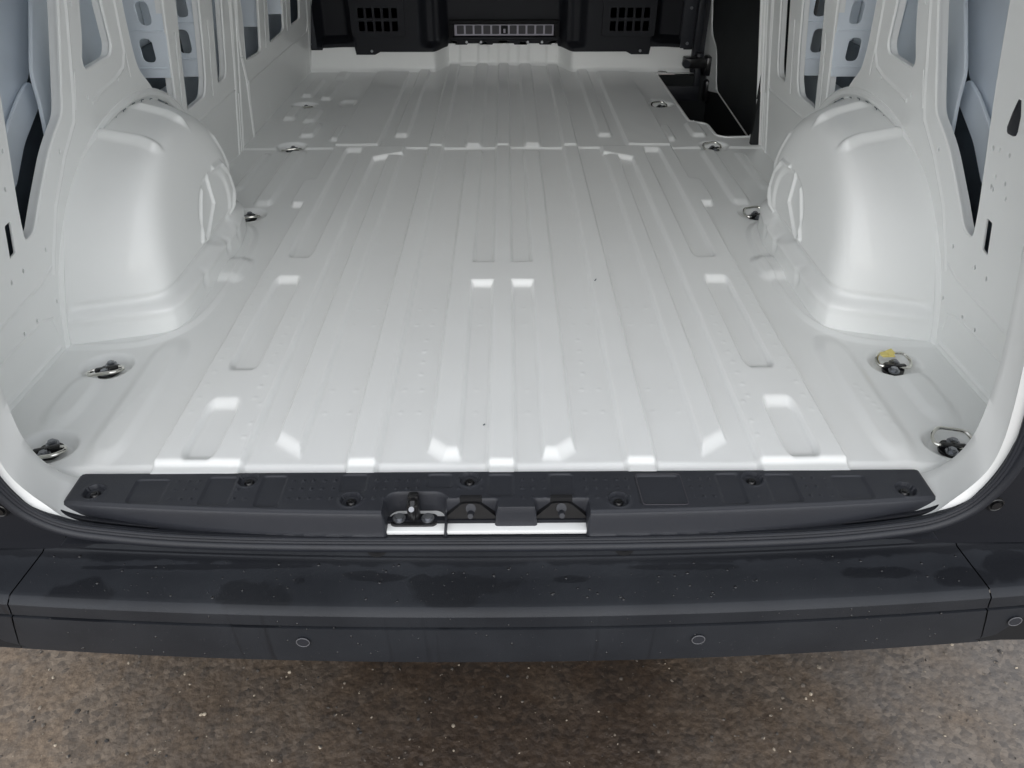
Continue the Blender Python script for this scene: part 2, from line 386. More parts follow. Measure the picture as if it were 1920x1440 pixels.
for i, (rx, ry) in enumerate(ring_spots()):
    o = ring0 if i == 0 else copy_tree(ring0, van)
    s = 1 if rx > 0 else -1
    o.location = (rx, ry - BASEY, ZF + .002)
    rot = (math.pi - .25 if ry < 1.1 else math.pi - .15) if (s > 0 and ry < 1.6) else (math.pi + .35 if s > 0 else .25)
    o.rotation_euler = (0, 0, rot)
    o['label'] = ('black bolted lashing bracket with chrome D loop, ' + ('right' if s > 0 else 'left') + ' side, ' + ['at the rear corner', 'just behind the wheel arch', 'just ahead of the wheel arch', 'at the floor seam', 'near the bulkhead'][i//2])
# yellow scrap tied on one loop
tp = MB(); tp.box((.0, 0, 0), (.026, .016, .004), bev=.001); tp.box((.006, .003, .004), (.018, .014, .003), rot=Matrix.Rotation(.5, 3, 'Z') @ Matrix.Rotation(.4, 3, 'X'), bev=.001)
tp.box((-.008, -.002, .003), (.014, .016, .0025), rot=Matrix.Rotation(-.5, 3, 'Z') @ Matrix.Rotation(-.3, 3, 'Y'), bev=.001)
bmesh.ops.recalc_face_normals(tp.bm, faces=tp.bm.faces); me = bpy.data.meshes.new('tape_scrap'); tp.bm.to_mesh(me); tp.bm.free()
to = link(bpy.data.objects.new('tape_scrap', me)); me.materials.append(YELLOW); to.location = (.812, 1.313, ZF + .006)
to['label'] = 'small crumpled yellow tape scrap on the lashing ring by the right wheel arch'; to['category'] = 'tape scrap'

# ================================================================== WHEEL ARCHES
def seg_dist(p, q, a, b):
    ax, ay = a; bx_, by = b; ex, ey = bx_-ax, by-ay; t = np.clip(((p-ax)*ex + (q-ay)*ey)/(ex*ex+ey*ey), 0, 1)
    return np.hypot(p-ax-t*ex, q-ay-t*ey), t
def poly_dist(p, q, pts):
    d = np.full(p.shape, 9.); T = np.zeros(p.shape)
    n = len(pts)-1
    for k in range(n):
        e, t = seg_dist(p, q, pts[k], pts[k+1]); m_ = e < d; d = np.where(m_, e, d); T = np.where(m_, (k+t)/n, T)
    return d, T
def arch_mesh(s):
    nt_, nw = 280, 200
    th = np.linspace(0, math.pi, nt_); ph = np.linspace(0, math.pi/2, nw)
    TH, PH = np.meshgrid(th, ph, indexing='ij')
    p1 = 12.0; q = (np.sin(PH)**p1 + np.cos(PH)**p1)**(-1/p1); wv = np.sin(PH)*q; rho = np.cos(PH)*q
    yc = 1.805 - .095*wv; ar = np.where(TH < math.pi/2, .432, .415); ar = ar + (np.where(TH < math.pi/2, .275, .290) - ar)*wv; b = .386 - .020*wv
    p2 = 2.5; q = (np.abs(np.sin(TH))**p2 + np.abs(np.cos(TH))**p2)**(-1/p2)
    Yv = yc - ar*rho*np.cos(TH)*q; Zv = b*rho*np.sin(TH)*q
    Zv = Zv*1.0
    Xw = wx(.15)+.03 - .10*np.clip(Zv-.1, 0, 1)
    Xv = Xw + (.722 - Xw)*wv
    # stretch base: foot flares out below 6 cm
    foot = (.016 - .010*sstep((Yv-1.86)/.1))*sstep((.078-Zv)/.022)
    P = np.stack([Xv, Yv, Zv], -1)
    gu = np.gradient(P, axis=0); gv = np.gradient(P, axis=1); N = np.cross(gu, gv); N /= (np.linalg.norm(N, axis=-1, keepdims=True)+1e-12)
    N = np.where((N[..., :1]*(Xv[..., None]-.95) + N[..., 1:2]*(Yv[..., None]-1.75) + N[..., 2:]*(Zv[..., None]+.1)) < 0, -N, N)
    disp = np.zeros(TH.shape)
    # pressed beads over the crown
    top = sstep((Zv-.17)/.05)
    for pts, wd, hh in (([(.90, 1.655), (.84, 1.640), (.78, 1.628), (.735, 1.61)], .021, .013), ([(.885, 1.835), (.83, 1.815), (.78, 1.795), (.735, 1.765)], .021, .012)):
        d, T = poly_dist(Xv, Yv, pts); tp_ = sstep(T/.25)*sstep((1-T)/.12)
        disp += hh*sstep(1-d/wd)*top*tp_
    d, T = poly_dist(Yv, Zv, [(1.90, .305), (1.955, .235), (1.975, .165)]); disp += .006*sstep(1-d/.013)*(wv > .55)*sstep(T/.2)*sstep((1-T)/.2)
    inner = sstep((wv-.93)/.05)*sstep((.96-rho)/.12)
    for pts in ([(1.745, .205), (1.672, .105)], [(1.795, .222), (1.803, .150), (1.715, .092)], [(1.835, .228), (1.895, .222), (1.945, .18), (1.958, .130), (1.905, .085)]):
        d, T = poly_dist(Yv, Zv, pts); disp += .0065*sstep(1-d/.008)*inner
    # shallow recessed fields between those ridges
    disp -= .005*sstep((.12 - np.hypot(Yv-1.80, (Zv-.14)*1.3))/.02)*inner
    # groove above the foot
    disp -= .008*sstep(1-np.abs(Zv-.083)/.015)*sstep((wv-.12)/.15)
    disp += .004*sstep(1-np.abs(Zv-.058)/.02)*sstep((wv-.12)/.15)
    P = P + N*disp[..., None]
    flare = np.stack([-1.0*(wv > .2)*foot*sstep((wv-.5)/.4), np.where(Yv < 1.7, -1, 1)*foot*sstep((.98-wv)/.05)*.6, np.zeros_like(foot)], -1)
    P = P + flare
    # dimples on the inner foot
    for yy in (1.60, 1.78, 1.87): P[..., 0] += .004*sstep(1-np.hypot((Yv-yy)/.024, (Zv-.045)/.035))*(wv > .9)
    P[..., 0] *= s
    f = grid_faces(nt_, nw)
    if s > 0: f = f[:, ::-1]
    me = fast_mesh(P.reshape(-1, 3), f)
    bm = bmesh.new(); bm.from_mesh(me); bmesh.ops.remove_doubles(bm, verts=bm.verts, dist=1e-5); bmesh.ops.recalc_face_normals(bm, faces=bm.faces); bm.to_mesh(me); bm.free()
    return me
for s in (-1, 1):
    ao = place('wheel_arch', arch_mesh(s), WHITE, ang=70)
    # pressed flange where the wall meets the arch, and its notched spot-weld edge
    pth = []; pt2 = []
    for k in range(61):
        t = math.pi*k/60; yy = 1.815 - .448*math.copysign(abs(math.cos(t))**.95, math.cos(t)); zz = .396*math.sin(t)**.95
        pth.append((s*(wx(zz)+.004), yy, zz))
    mb = MB(); mb.tube(pth, .012, 10); mb.build('arch_flange', WHITE, ao)
    mb = MB()
    for k in range(16):
        t0 = .35 + k*.118; 
        def pp(t, rr): 
            yy = 1.81 - (.432+rr)*math.cos(t); zz = (.380+rr)*math.sin(t); return (s*(wx(zz)-.0065), yy, zz)
        mb.tube([pp(t0, -.004), pp(t0+.075, -.003), pp(t0+.082, .006), pp(t0+.11, .006)], .0010, 5)
    mb.build('weld_seam_gap', LINER, ao)

# ================================================================== INNER SIDE WALLS
def W(pts, off=0.0): return [on_wall(a, b, off) for a, b in pts]
leaf = rounded([(1.610, .80), (1.588, .640), (1.570, .587), (1.536, .478), (1.522, .440), (1.464, .416), (1.380, .312), (1.345, .276), (1.318, .272), (1.300, .300), (1.312, .374), (1.338, .544), (1.36, .80)],
               [0, .02, .02, .03, .03, .04, .04, .02, .02, .02, .05, .05, 0])
leaf = rounded([(1.610, .80), (1.588, .640), (1.536, .478), (1.524, .445), (1.455, .400), (1.378, .315), (1.343, .272), (1.306, .268), (1.308, .33), (1.338, .544), (1.36, .80)],
               [0, .03, .03, .03, .05, .04, .025, .025, .05, .05, 0])
tri = rounded([(1.70, .80), (1.650, .560), (1.634, .520), (1.645, .498), (1.768, .503), (1.783, .525), (1.762, .615), (1.735, .80)], [0, .04, .02, .012, .012, .02, .04, 0])
gap = rounded([(1.84, .80), (1.858, .60), (1.877, .505), (1.897, .447), (1.967, .388), (2.016, .322), (2.085, .235), (2.118, .235), (2.112, .35), (2.095, .57), (2.085, .80)], [0, .04, .04, .03, .05, .04, .01, .005, .02, .02, 0])
win1 = rounded([(2.176, .80), (2.180, .40), (2.188, .270), (2.200, .268), (2.338, .270), (2.362, .310), (2.365, .40), (2.345, .80)], [0, .02, .01, .01, .02, .02, .02, 0])
win2 = rounded([(2.462, .80), (2.463, .40), (2.466, .276), (2.545, .276), (2.560, .31), (2.556, .80)], [0, .02, .015, .02, .02, 0])
slots = [rounded([(2.146, .27), (2.156, .27), (2.156, .485), (2.146, .485)], .004), rounded([(2.144, .60), (2.156, .60), (2.156, .78), (2.144, .78)], .004),
         rounded([(2.405, .255), (2.417, .255), (2.417, .47), (2.405, .47)], .004), rounded([(2.405, .56), (2.417, .56), (2.417, .78), (2.405, .78)], .004),
         rounded(W([(136, 132), (140, 132), (143, 208), (139, 208)]), .002), rounded(W([(230, 84), (233, 84), (246, 145), (243, 145)]), .002)]
def oval(c, a, b, n=10): return [(c[0]+a*math.cos(6.2832*k/n), c[1]+b*math.sin(6.2832*k/n)) for k in range(n)]
pins = [oval(on_wall(x, y), .0042, .0058) for x, y in [(86, 468), (44, 508), (22, 530), (107, 565), (70, 602), (46, 626), (5, 283), (112, 284), (133, 7), (164, 182), (221, 148), (10, 355)]]
rect = rounded([(1.250, .262), (1.272, .266), (1.280, .326), (1.258, .324)], .004)
top_z = 1.62
def to_wall(s, off=0.0):
    return lambda a, b, c: (s*(wx(b) + off + c), a, b)
for s in (-1, 1):
    outer = [(.965, -.004), (2.700, -.004), (2.700, top_z), (.965, top_z)]
    holes = [leaf, tri, gap, win1, win2, rect] + slots + pins
    if s > 0: holes = holes + [oval(on_wall(x, y, 0.0, 1), .0035, .0055) for x, y in [(1875, 281), (1893, 292), (1867, 332), (1885, 345), (1862, 355), (1886, 373)]] + [rounded([(1.120, .245), (1.160, .30), (1.170, .46), (1.145, .46)], .008)]
    me = remap(fill2d(outer, holes), to_wall(s, .002))
    wo_ = place('side_wall', me, WHITE_IN if False else WHITE, ang=40, label=('left' if s < 0 else 'right') + ' inner side wall with tall cut-outs over the wheel arch')
    # turned-in flanges round the big openings
    for nm, h in (('opening_flange', leaf), ('opening_flange', tri), ('opening_flange', gap), ('opening_flange', win1), ('opening_flange', win2)):
        mb = MB(); c = np.mean(np.array(h), 0)
        P = [(a, b) for a, b in h]
        mb.tube([(s*(wx(b)+.0035), a, b) for a, b in P], .0042, 6, closed=True)
        n = len(P)
        A = [mb.bm.verts.new((s*(wx(b)+.004), a, b)) for a, b in P]; B = [mb.bm.verts.new((s*(wx(b)+.022), a, b)) for a, b in P]
        for k in range(n): mb.bm.faces.new((A[k], A[(k+1) % n], B[(k+1) % n], B[k]))
        mb.build(nm, WHITE, wo_)
    # pressed beads: along the window foot, the posts, the pillar
    def bead(pts, r=.006, nm='pressed_bead', off=.003, par=wo_, m=WHITE):
        mb = MB(); mb.tube([(s*(wx(b)+off), a, b) for a, b in pts], r, 8); return mb.build(nm, m, par)
    bead([(2.19, .222), (2.34, .220), (2.63, .218), (2.640, .235), (2.625, .50), (2.60, .82)], .006)
    bead([(1.800, .80), (1.820, .62), (1.835, .50), (1.815, .468), (1.770, .455), (1.700, .447), (1.650, .436)], .009, off=.006)
    bead([(1.645, .80), (1.605, .60), (1.575, .46), (1.560, .42), (1.50, .37), (1.43, .29), (1.385, .20), (1.375, .17)], .010, off=.007)
    bead([(1.000, .150), (1.20, .165), (1.33, .175), (1.372, .19)], .010, off=.008)
    bead([(1.02, .055), (1.10, .10), (1.30, .105), (1.335, .09), (1.345, .05)], .006, off=.004)
    bead([(1.06, .018), (1.34, .018)], .010, off=.006)
    # stepped vertical joint of the wall at the floor seam
    for yy, r, z1 in ((2.640, .008, 1.2), (2.668, .006, .20), (2.690, .007, 1.2)): bead([(yy, .0), (yy, z1)], r, 'pillar_bead')
    # tall stiffener plates inside the wall, facing rearwards
    for (yp, pzb, cs) in ((2.10, (300, 145), [(277, 95), (269, 25), (262, -45)]), (2.37, (365, 143), [(345, 78), (338, 10), (331, -58)])):
        zb = on_y(*pzb, yp)[1]
        hol = []
        for (cx_, cy_) in cs:
            xc_, zc_ = on_y(cx_, cy_, yp); hx = abs(on_y(cx_+13, cy_, yp)[0]-xc_); hz = abs(on_y(cx_, cy_+23, yp)[1]-zc_); xc_ = abs(xc_)
            x0, x1, z0, z1 = xc_+hx, xc_-hx, zc_-hz, zc_+hz
            hol.append(rounded([(x1, z0), (x0, z0), (x0, z1), (x1, z1)], abs(x0-x1)*.5, 6))
        me = remap(fill2d([(wx(zb)+.004, zb), (1.03, zb), (1.03, .95), (wx(.95)+.004, .95)], hol), lambda a, b, c: (s*a, yp + c, b))
        po = place('stiffener_plate', me, BLUE_SHADE, ang=40)
        for (cx_, cy_) in cs:
            zz = on_y(cx_, cy_+33, yp)[1]
            mb = MB(); mb.tube([(s*(wx(zz)+.008), yp-.002, zz), (s*(wx(zz)+.06), yp-.003, zz), (s*(1.0), yp-.001, zz)], [.003, .0025, .001], 6); mb.build('pressed_bead', BLUE_SHADE, po)

# forward side wall, left only (the right side has the sliding door opening)
def Fw(pts): return rounded(W(pts), .012)
f1 = Fw([(440, -60), (453.6, 26), (460.5, 113), (464, 113), (486, 100), (489, 92), (484, 0), (478, -60)])
f2 = Fw([(497, -60), (501, 20), (505, 80), (509, 79), (529, 62), (532, 52), (529, 0), (524, -60)])
f3 = Fw([(541, -60), (543, 0), (544.6, 49), (548, 47), (560, 38), (562, 33), (559, -60)])
fs = [rounded(W([(491.5, -50), (493, -50), (499.5, 90), (498, 91)]), .003), rounded(W([(531, -50), (533, -50), (539.5, 58), (538, 59)]), .003)]
me = remap(fill2d([(2.700, -.004), (3.93, -.004), (3.93, top_z), (2.700, top_z)], [f1, f2, f3] + fs), to_wall(-1, .002))
wl = place('side_wall', me, WHITE, ang=40, label='left forward inner side wall with narrow openings')
for h in (f1, f2, f3):
    mb = MB(); mb.tube([(-(wx(b)+.0035), a, b) for a, b in h], .005, 6, closed=True); mb.build('opening_flange', WHITE, wl)
def beadL(pts, r=.006, off=.003, nm='pressed_bead'):
    mb = MB(); mb.tube([(-(wx(b)+off), a, b) for a, b in pts], r, 8); mb.build(nm, WHITE, wl)
beadL(W([(466, 156), (520, 108), (574, 61), (576, 40)]), .006)
beadL(W([(478, 280), (476, 255), (462, 150), (452, 106)]), .009); beadL(W([(470, 205), (466, 150)]), .006); beadL(W([(452, 106), (446, 60), (441, -40)]), .007)
beadL(W([(437, 0), (448, 80)]), .005)
beadL(W([(505, 192), (508, 218)]), .004); beadL(W([(545, 150), (547, 173)]), .004); beadL(W([(574, 115), (575, 143)]), .004); beadL(W([(574, 0), (578, 60), (582, 130)]), .006)
for (yp, zb) in ((3.00, .352), (3.31, .345)):
    x0 = wx(.45)
    me = remap(fill2d([(wx(zb)+.004, zb), (1.03, zb), (1.03, .95), (wx(.95)+.004, .95)], [rounded([(x0+.05, zb+.10), (x0+.09, zb+.10), (x0+.09, zb+.18), (x0+.05, zb+.18)], .02, 6)]), lambda a, b, c: (-a, yp + c, b))
    place('stiffener_plate', me, BLUE_SHADE, ang=40)

# outer skin and hidden inner liners, both sides
for s in (-1, 1):
    y1 = 3.93 if s < 0 else 2.70
    n = 24; vs = []; fs_ = []
    zs = np.linspace(-.30, 1.66, n)
    for z in zs:
        x = 1.035 - .0*z - .12*max(0, z-.5)**1.3
        vs += [(s*x, .885, z), (s*x, y1, z)]
    for k in range(n-1): fs_.append((2*k, 2*k+1, 2*k+3, 2*k+2))
    part('body_side_skin', vs, fs_, BLUE_SHADE)
    def sheet(nm, pts, x, m, th=.004, bulge=0.0):
        me = remap(fill2d(rounded(pts, .02), [], thick=th/2, bev=.002), lambda a, b, c: (s*(x + c), a, b)); return place(nm, me, m, ang=40)
    def px_poly(pts, X):
        out = []
        for a, b in pts:
            d = ray(a, b); P = CAM + d*(-X-CAM[0])/d[0]; out.append((float(P[1]), float(P[2])))
        return out
    sheet('pillar_brace', px_poly([(58, -120), (57, 0), (58, 140), (73, 190), (92, 282), (135, 282), (150, -120)], .925), .925, BLUE_SHADE)
    sheet('quarter_panel_skin', px_poly([(-160, -120), (50, -120), (51, 0), (51, 142), (40, 170), (10, 250), (-10, 420), (-120, 420)], .985), .985, BLUE_SHADE)
    sheet('rear_brace', px_poly([(53, 150), (73, 190), (42, 270), (26, 355), (-20, 380), (14, 235), (34, 182)], .965), .965, BLUE_SHADE)
    sheet('inner_wheel_liner', px_poly([(40, -120), (80, -120), (80, 150), (130, 200), (130, 460), (-60, 460), (-30, 300), (40, 160)], 1.0), 1.0, LINER)
    sheet('rear_liner', [(1.00, -.02), (1.35, -.02), (1.46, .22), (1.40, .30), (1.20, .22), (1.00, .22)], .985, LINER)
    sheet('side_reinforcement', [(1.70, .42), (2.55, .42), (2.55, .30), (1.70, .30)], 1.015, LINER)
    sheet('lower_side_box', [(1.95, .19), (2.70, .19), (2.70, .05), (1.95, .05)], .99, WHITE)

    mb = MB(); mb.tube([(s*.925, 2.60, .80), (s*.925, 2.53, .60), (s*.93, 2.49, .50), (s*.935, 2.50, .43), (s*.94, 2.56, .36), (s*.94, 2.60, .33)], .0035, 8); mb.build('wiring_cable', RUBBER)
    mb = MB(); mb.box((s*.985, y1+.02, .65), (.17, .02, 2.0)); mb.box((s*.99, (y1+.9)/2, -.05), (.12, y1-.9, .01)); mb.build('cavity_closing_plate', BOARD if s > 0 else LINER)  # added plates, stop light leaking into the open wall cavity
mb = MB(); mb.box((.945, 3.90, .68), (.19, .02, 1.90)); mb.build('light_leak_plate', BLACKP)  # added black plate, blocks the light leak behind the side step

# ================================================================== REAR APERTURE: white frame, seal, black lower trim
ROUT = [(.66, -.020), (.68, -.014), (.698, .004), (.717, .032), (.733, .056), (.746, .082), (.753, .110), (.753, .150), (.748, .190), (.738, .245), (.722, .32), (.700, .42), (.66, .62), (.60, 1.0), (.50, 1.5), (.46, 1.58), (.38, 1.61), (0, 1.62)]
RIN = [(.67, -.020), (.69, -.014), (.734, .004), (.757, .024), (.771, .047), (.779, .075), (.782, .105), (.780, .150), (.776, .185), (.768, .240), (.752, .32), (.730, .42), (.69, .62), (.63, 1.0), (.53, 1.5), (.49, 1.60), (.40, 1.63), (0, 1.64)]
for s in (-1, 1):
    me_v = []; cols = 6
    for (a, b), (c, d) in zip(ROUT, RIN):
        kk = float(sstep((d-.01)/.09))*float(1-sstep((d-.9)/.5)); yi = .952 - .040*kk; c = .0101 + (c-.0101)*yi/.952; d = .865 + (d-.865)*yi/.952
        me_v += [(s*(a+.012), .848, b-.006), (s*a, .856, b-.004), (s*(a*.75+c*.25+.002), .868, b*.75+d*.25), (s*(a*.25+c*.75+.001), .86+(yi-.86)*.75, b*.25+d*.75+.001), (s*c, yi, d), (s*(c+.006), yi+.006, d-.004), (s*(c+.05), yi+.010, d-.03), (s*max(c+.13, .96), yi+.013, min(d, 1.5)-.04)]
    # densify with a smooth interpolation along the path
    A = np.array(me_v).reshape(len(ROUT), 8, 3); n0 = len(ROUT); t = np.linspace(0, n0-1, 110)
    def cr(A, t):
        i = np.clip(t.astype(int), 0, n0-2); f = (t-i)[:, None, None]; p0 = A[np.clip(i-1, 0, n0-1)]; p1 = A[i]; p2 = A[i+1]; p3 = A[np.clip(i+2, 0, n0-1)]
        return .5*((2*p1) + (-p0+p2)*f + (2*p0-5*p1+4*p2-p3)*f**2 + (-p0+3*p1-3*p2+p3)*f**3)
    B = cr(A, t)
    me = fast_mesh(B.reshape(-1, 3), grid_faces(110, 8)); bm = bmesh.new(); bm.from_mesh(me); bmesh.ops.recalc_face_normals(bm, faces=bm.faces); bm.to_mesh(me); bm.free()
    place('rear_door_frame', me, WHITE, ang=50)
def spline(pts, n):
    P = np.array(pts, float); m_ = len(P); t = np.linspace(0, m_-1, n); i = np.clip(t.astype(int), 0, m_-2); f = (t-i)[:, None]
    p0 = P[np.clip(i-1, 0, m_-1)]; p1 = P[i]; p2 = P[i+1]; p3 = P[np.clip(i+2, 0, m_-1)]
    return .5*((2*p1) + (-p0+p2)*f + (2*p0-5*p1+4*p2-p3)*f**2 + (-p0+3*p1-3*p2+p3)*f**3)
half = [(0, -.050), (.20, -.049), (.38, -.045), (.52, -.037), (.62, -.024), (.69, -.008), (.735, .022), (.758, .060), (.770, .105), (.772, .16), (.764, .22), (.745, .31), (.720, .42), (.68, .62), (.62, 1.0), (.52, 1.5), (.47, 1.60), (.38, 1.63), (0, 1.64)]
full = [(-a, b) for a, b in half[::-1]][:-1] + half
C2 = spline(full, 260)
def seal_path(din, dy):
    out = []
    for i in range(len(C2)):
        a = C2[max(i-1, 0)]; b = C2[min(i+1, len(C2)-1)]; t = (b-a)/np.linalg.norm(b-a); nrm = np.array([-t[1], t[0]])   # towards the opening
        p = C2[i] + nrm*din; out.append((p[0], .846 + dy, p[1]))
    return out
seal = MB(); seal.tube(seal_path(-.008, -.003), .0088, 14); seal.build('door_seal', RUBBER)
seal_o = bpy.data.objects['door_seal']
mb = MB(); mb.tube(seal_path(-.001, .003), .0100, 10); mb.build('seal_carrier', RUBBER, seal_o)
for din, r_ in ((.0040, .0042), (.0095, .0034)):
    mb = MB(); mb.tube(seal_path(din, -.004 if din < .01 else -.001), r_, 8); mb.build('seal_lip', RUBBER, seal_o)
mb = MB(); mb.tube(seal_path(-.0185, .002), .0040, 8); mb.build('seal_lip', RUBBER, seal_o)

# ================================================================== SILL COVER (grained black plastic)
def front_edge(x): return .8545 + .030*(np.abs(x)/.716)**2.2
def sill():
    xs = np.arange(-.716, .7161, .0024); ys = np.arange(.843, .9571, .0012)
    X, Y = np.meshgrid(xs, ys, indexing='ij'); a = np.abs(X)
    h = np.full(X.shape, .007)
    fe = front_edge(X)
    # rounded outer rim
    h -= .004*(1-sstep((.716-a)/.006)); h -= .003*(1-sstep((Y-fe)/.006)); h -= .004*sstep((Y-.951)/.005)
    # recessed smooth pads, outlined by a fine ridge
    pads = [(-.611, -.557, .883, .938), (-.492, -.445, .877, .943), (-.401, -.362, .873, .945), (-.268, -.226, .906, .948), (-.125, -.084, .914, .947), (-.022, .019, .894, .946), (.080, .120, .894, .946), (.227, .299, .873, .941),
            (.362, .401, .873, .945), (.445, .492, .877, .943), (.557, .611, .883, .938)]
    pm = np.zeros(X.shape)
    for (x0, x1, y0, y1) in pads:
        k = rrect(X, Y, x0, x1, y0, y1, w=.003, r=.006); h -= .0026*k; pm = np.maximum(pm, rrect(X, Y, x0-.006, x1+.006, y0-.006, y1+.006, w=.002))
    # short raised dashes in rows
    gx = ((X+.0085) % .0175) - .00875
    for yy in (.932, .912, .890):
        d = np.hypot(gx/.0016, (Y-yy)/.0042); ok = (pm < .1) & (a < .56)
        h += .0022*sstep(1.2-d)*ok
    # screw bowls
    for (sx, sy) in SCREWS:
        d = np.hypot(X-sx, Y-sy); h -= .008*sstep((.0165-d)/.006); h += .0012*sstep(1-np.abs(d-.0185)/.003)
        h = np.where((d < .016), np.minimum(h, .0), h)
    # drop of the front face
    drop = .042*sstep((fe-Y)/.010); h = h - drop
    h = h - .008*sstep((fe-.012-Y)/.01)
    # notches for striker and door guides
    n1 = rrect(X, Y, -.187, -.093, .80, .900, w=.010, r=.018); n2 = rrect(X, Y, -.089, .139, .80, .884, w=.008, r=.003)
    br = rrect(X, Y, -.010, .058, .864, .90, w=.008, r=.004)       # bridge between the guides
    h1 = np.where(np.maximum(n1, n2*(1-br)) > 0, h*(1-np.maximum(n1, n2*(1-br))) + (-.060)*np.maximum(n1, n2*(1-br)), h)
    h1 = np.where((br > 0) & (Y < .882), np.maximum(h1, (.004 - .030*sstep((.884-Y)/.012))*br + h1*(1-br)), h1)
    h1 = np.where((Y < .846) & (X > -.19) & (X < .142), -.06, h1)
    return fast_mesh(np.stack([X, Y, h1], -1).reshape(-1, 3), grid_faces(len(xs), len(ys)))
SCREWS = [(-.673, .909), (-.426, .936), (-.246, .888), (-.054, .934), (.192, .884), (.423, .932), (.670, .904)]
sc = place('sill_cover', sill(), BLACKP, ang=50)
for (sx, sy) in SCREWS:
    mb = MB(); mb.cyl((sx, sy, .0012), .0085, .003, n=20, r2=.006); mb.cyl((sx, sy, .003), .0035, .003, n=6); mb.build('screw', GLOSSB, sc, ang=30)
# small hatch outline on the cover
mb = MB(); mb.tube([(x, y, .0073) for x, y in rounded([(.226, .944), (.302, .944), (.304, .871), (.230, .871)], .006, 4)], .0009, 5, closed=True); mb.build('hatch_edge', GREYD, sc)
# painted steel seen in the notches
mb = MB(); mb.box((-.024, .8785, -.0365), (.340, .051, .009), bev=.002); mb.build('sill_steel', WHITE)
# striker
mb = MB(); mb.prism(rounded([(-.183, .862), (-.105, .862), (-.105, .888), (-.183, .888)], .013, 6), -.031, -.027)
mb.box((-.144, .879, -.010), (.020, .018, .036), bev=.004); mb.box((-.144, .892, .002), (.018, .014, .024), bev=.004)
mb.tube([(-.144, .872, -.026), (-.144, .870, .000), (-.144, .880, .010)], .005, 8)
st = mb.build('door_striker', GLOSSB)
for bx_ in (-.168, -.121):
    mb = MB(); mb.cyl((bx_, .875, -.0245), .0105, .003, n=24); mb.cyl((bx_, .875, -.0215), .0068, .005, n=20); mb.build('bolt', BOLT, st, ang=30)
mb = MB(); mb.cyl((-.145, .868, .002), .0045, .008, rot=Matrix.Rotation(.7, 3, 'X'), n=16); mb.build('pin', BOLT, st, ang=30)
# two rubber door guides
for gx in (-.050, .098):
    mb = MB()
    mb.prism(rounded([(gx-.042, -.029), (gx-.042, -.022), (gx-.014, .003), (gx+.014, .003), (gx+.042, -.022), (gx+.042, -.029)], .006, 4), .872, .888, f=lambda a, b, h: (a, h + (b+.03)*.25, b))
    g = mb.build('door_guide', GLOSSB)
    mb = MB(); mb.cyl((gx, .868, -.010), .0062, .018, rot=Matrix.Rotation(1.1, 3, 'X'), n=16, r2=.0045); mb.cyl((gx, .879, -.006), .0085, .006, rot=Matrix.Rotation(1.1, 3, 'X'), n=16); mb.build('pin', BLACKP, g, ang=40)
    mb = MB(); mb.box((gx, .890, .003), (.036, .010, .012), bev=.002); mb.build('stop_block', VOID, g)

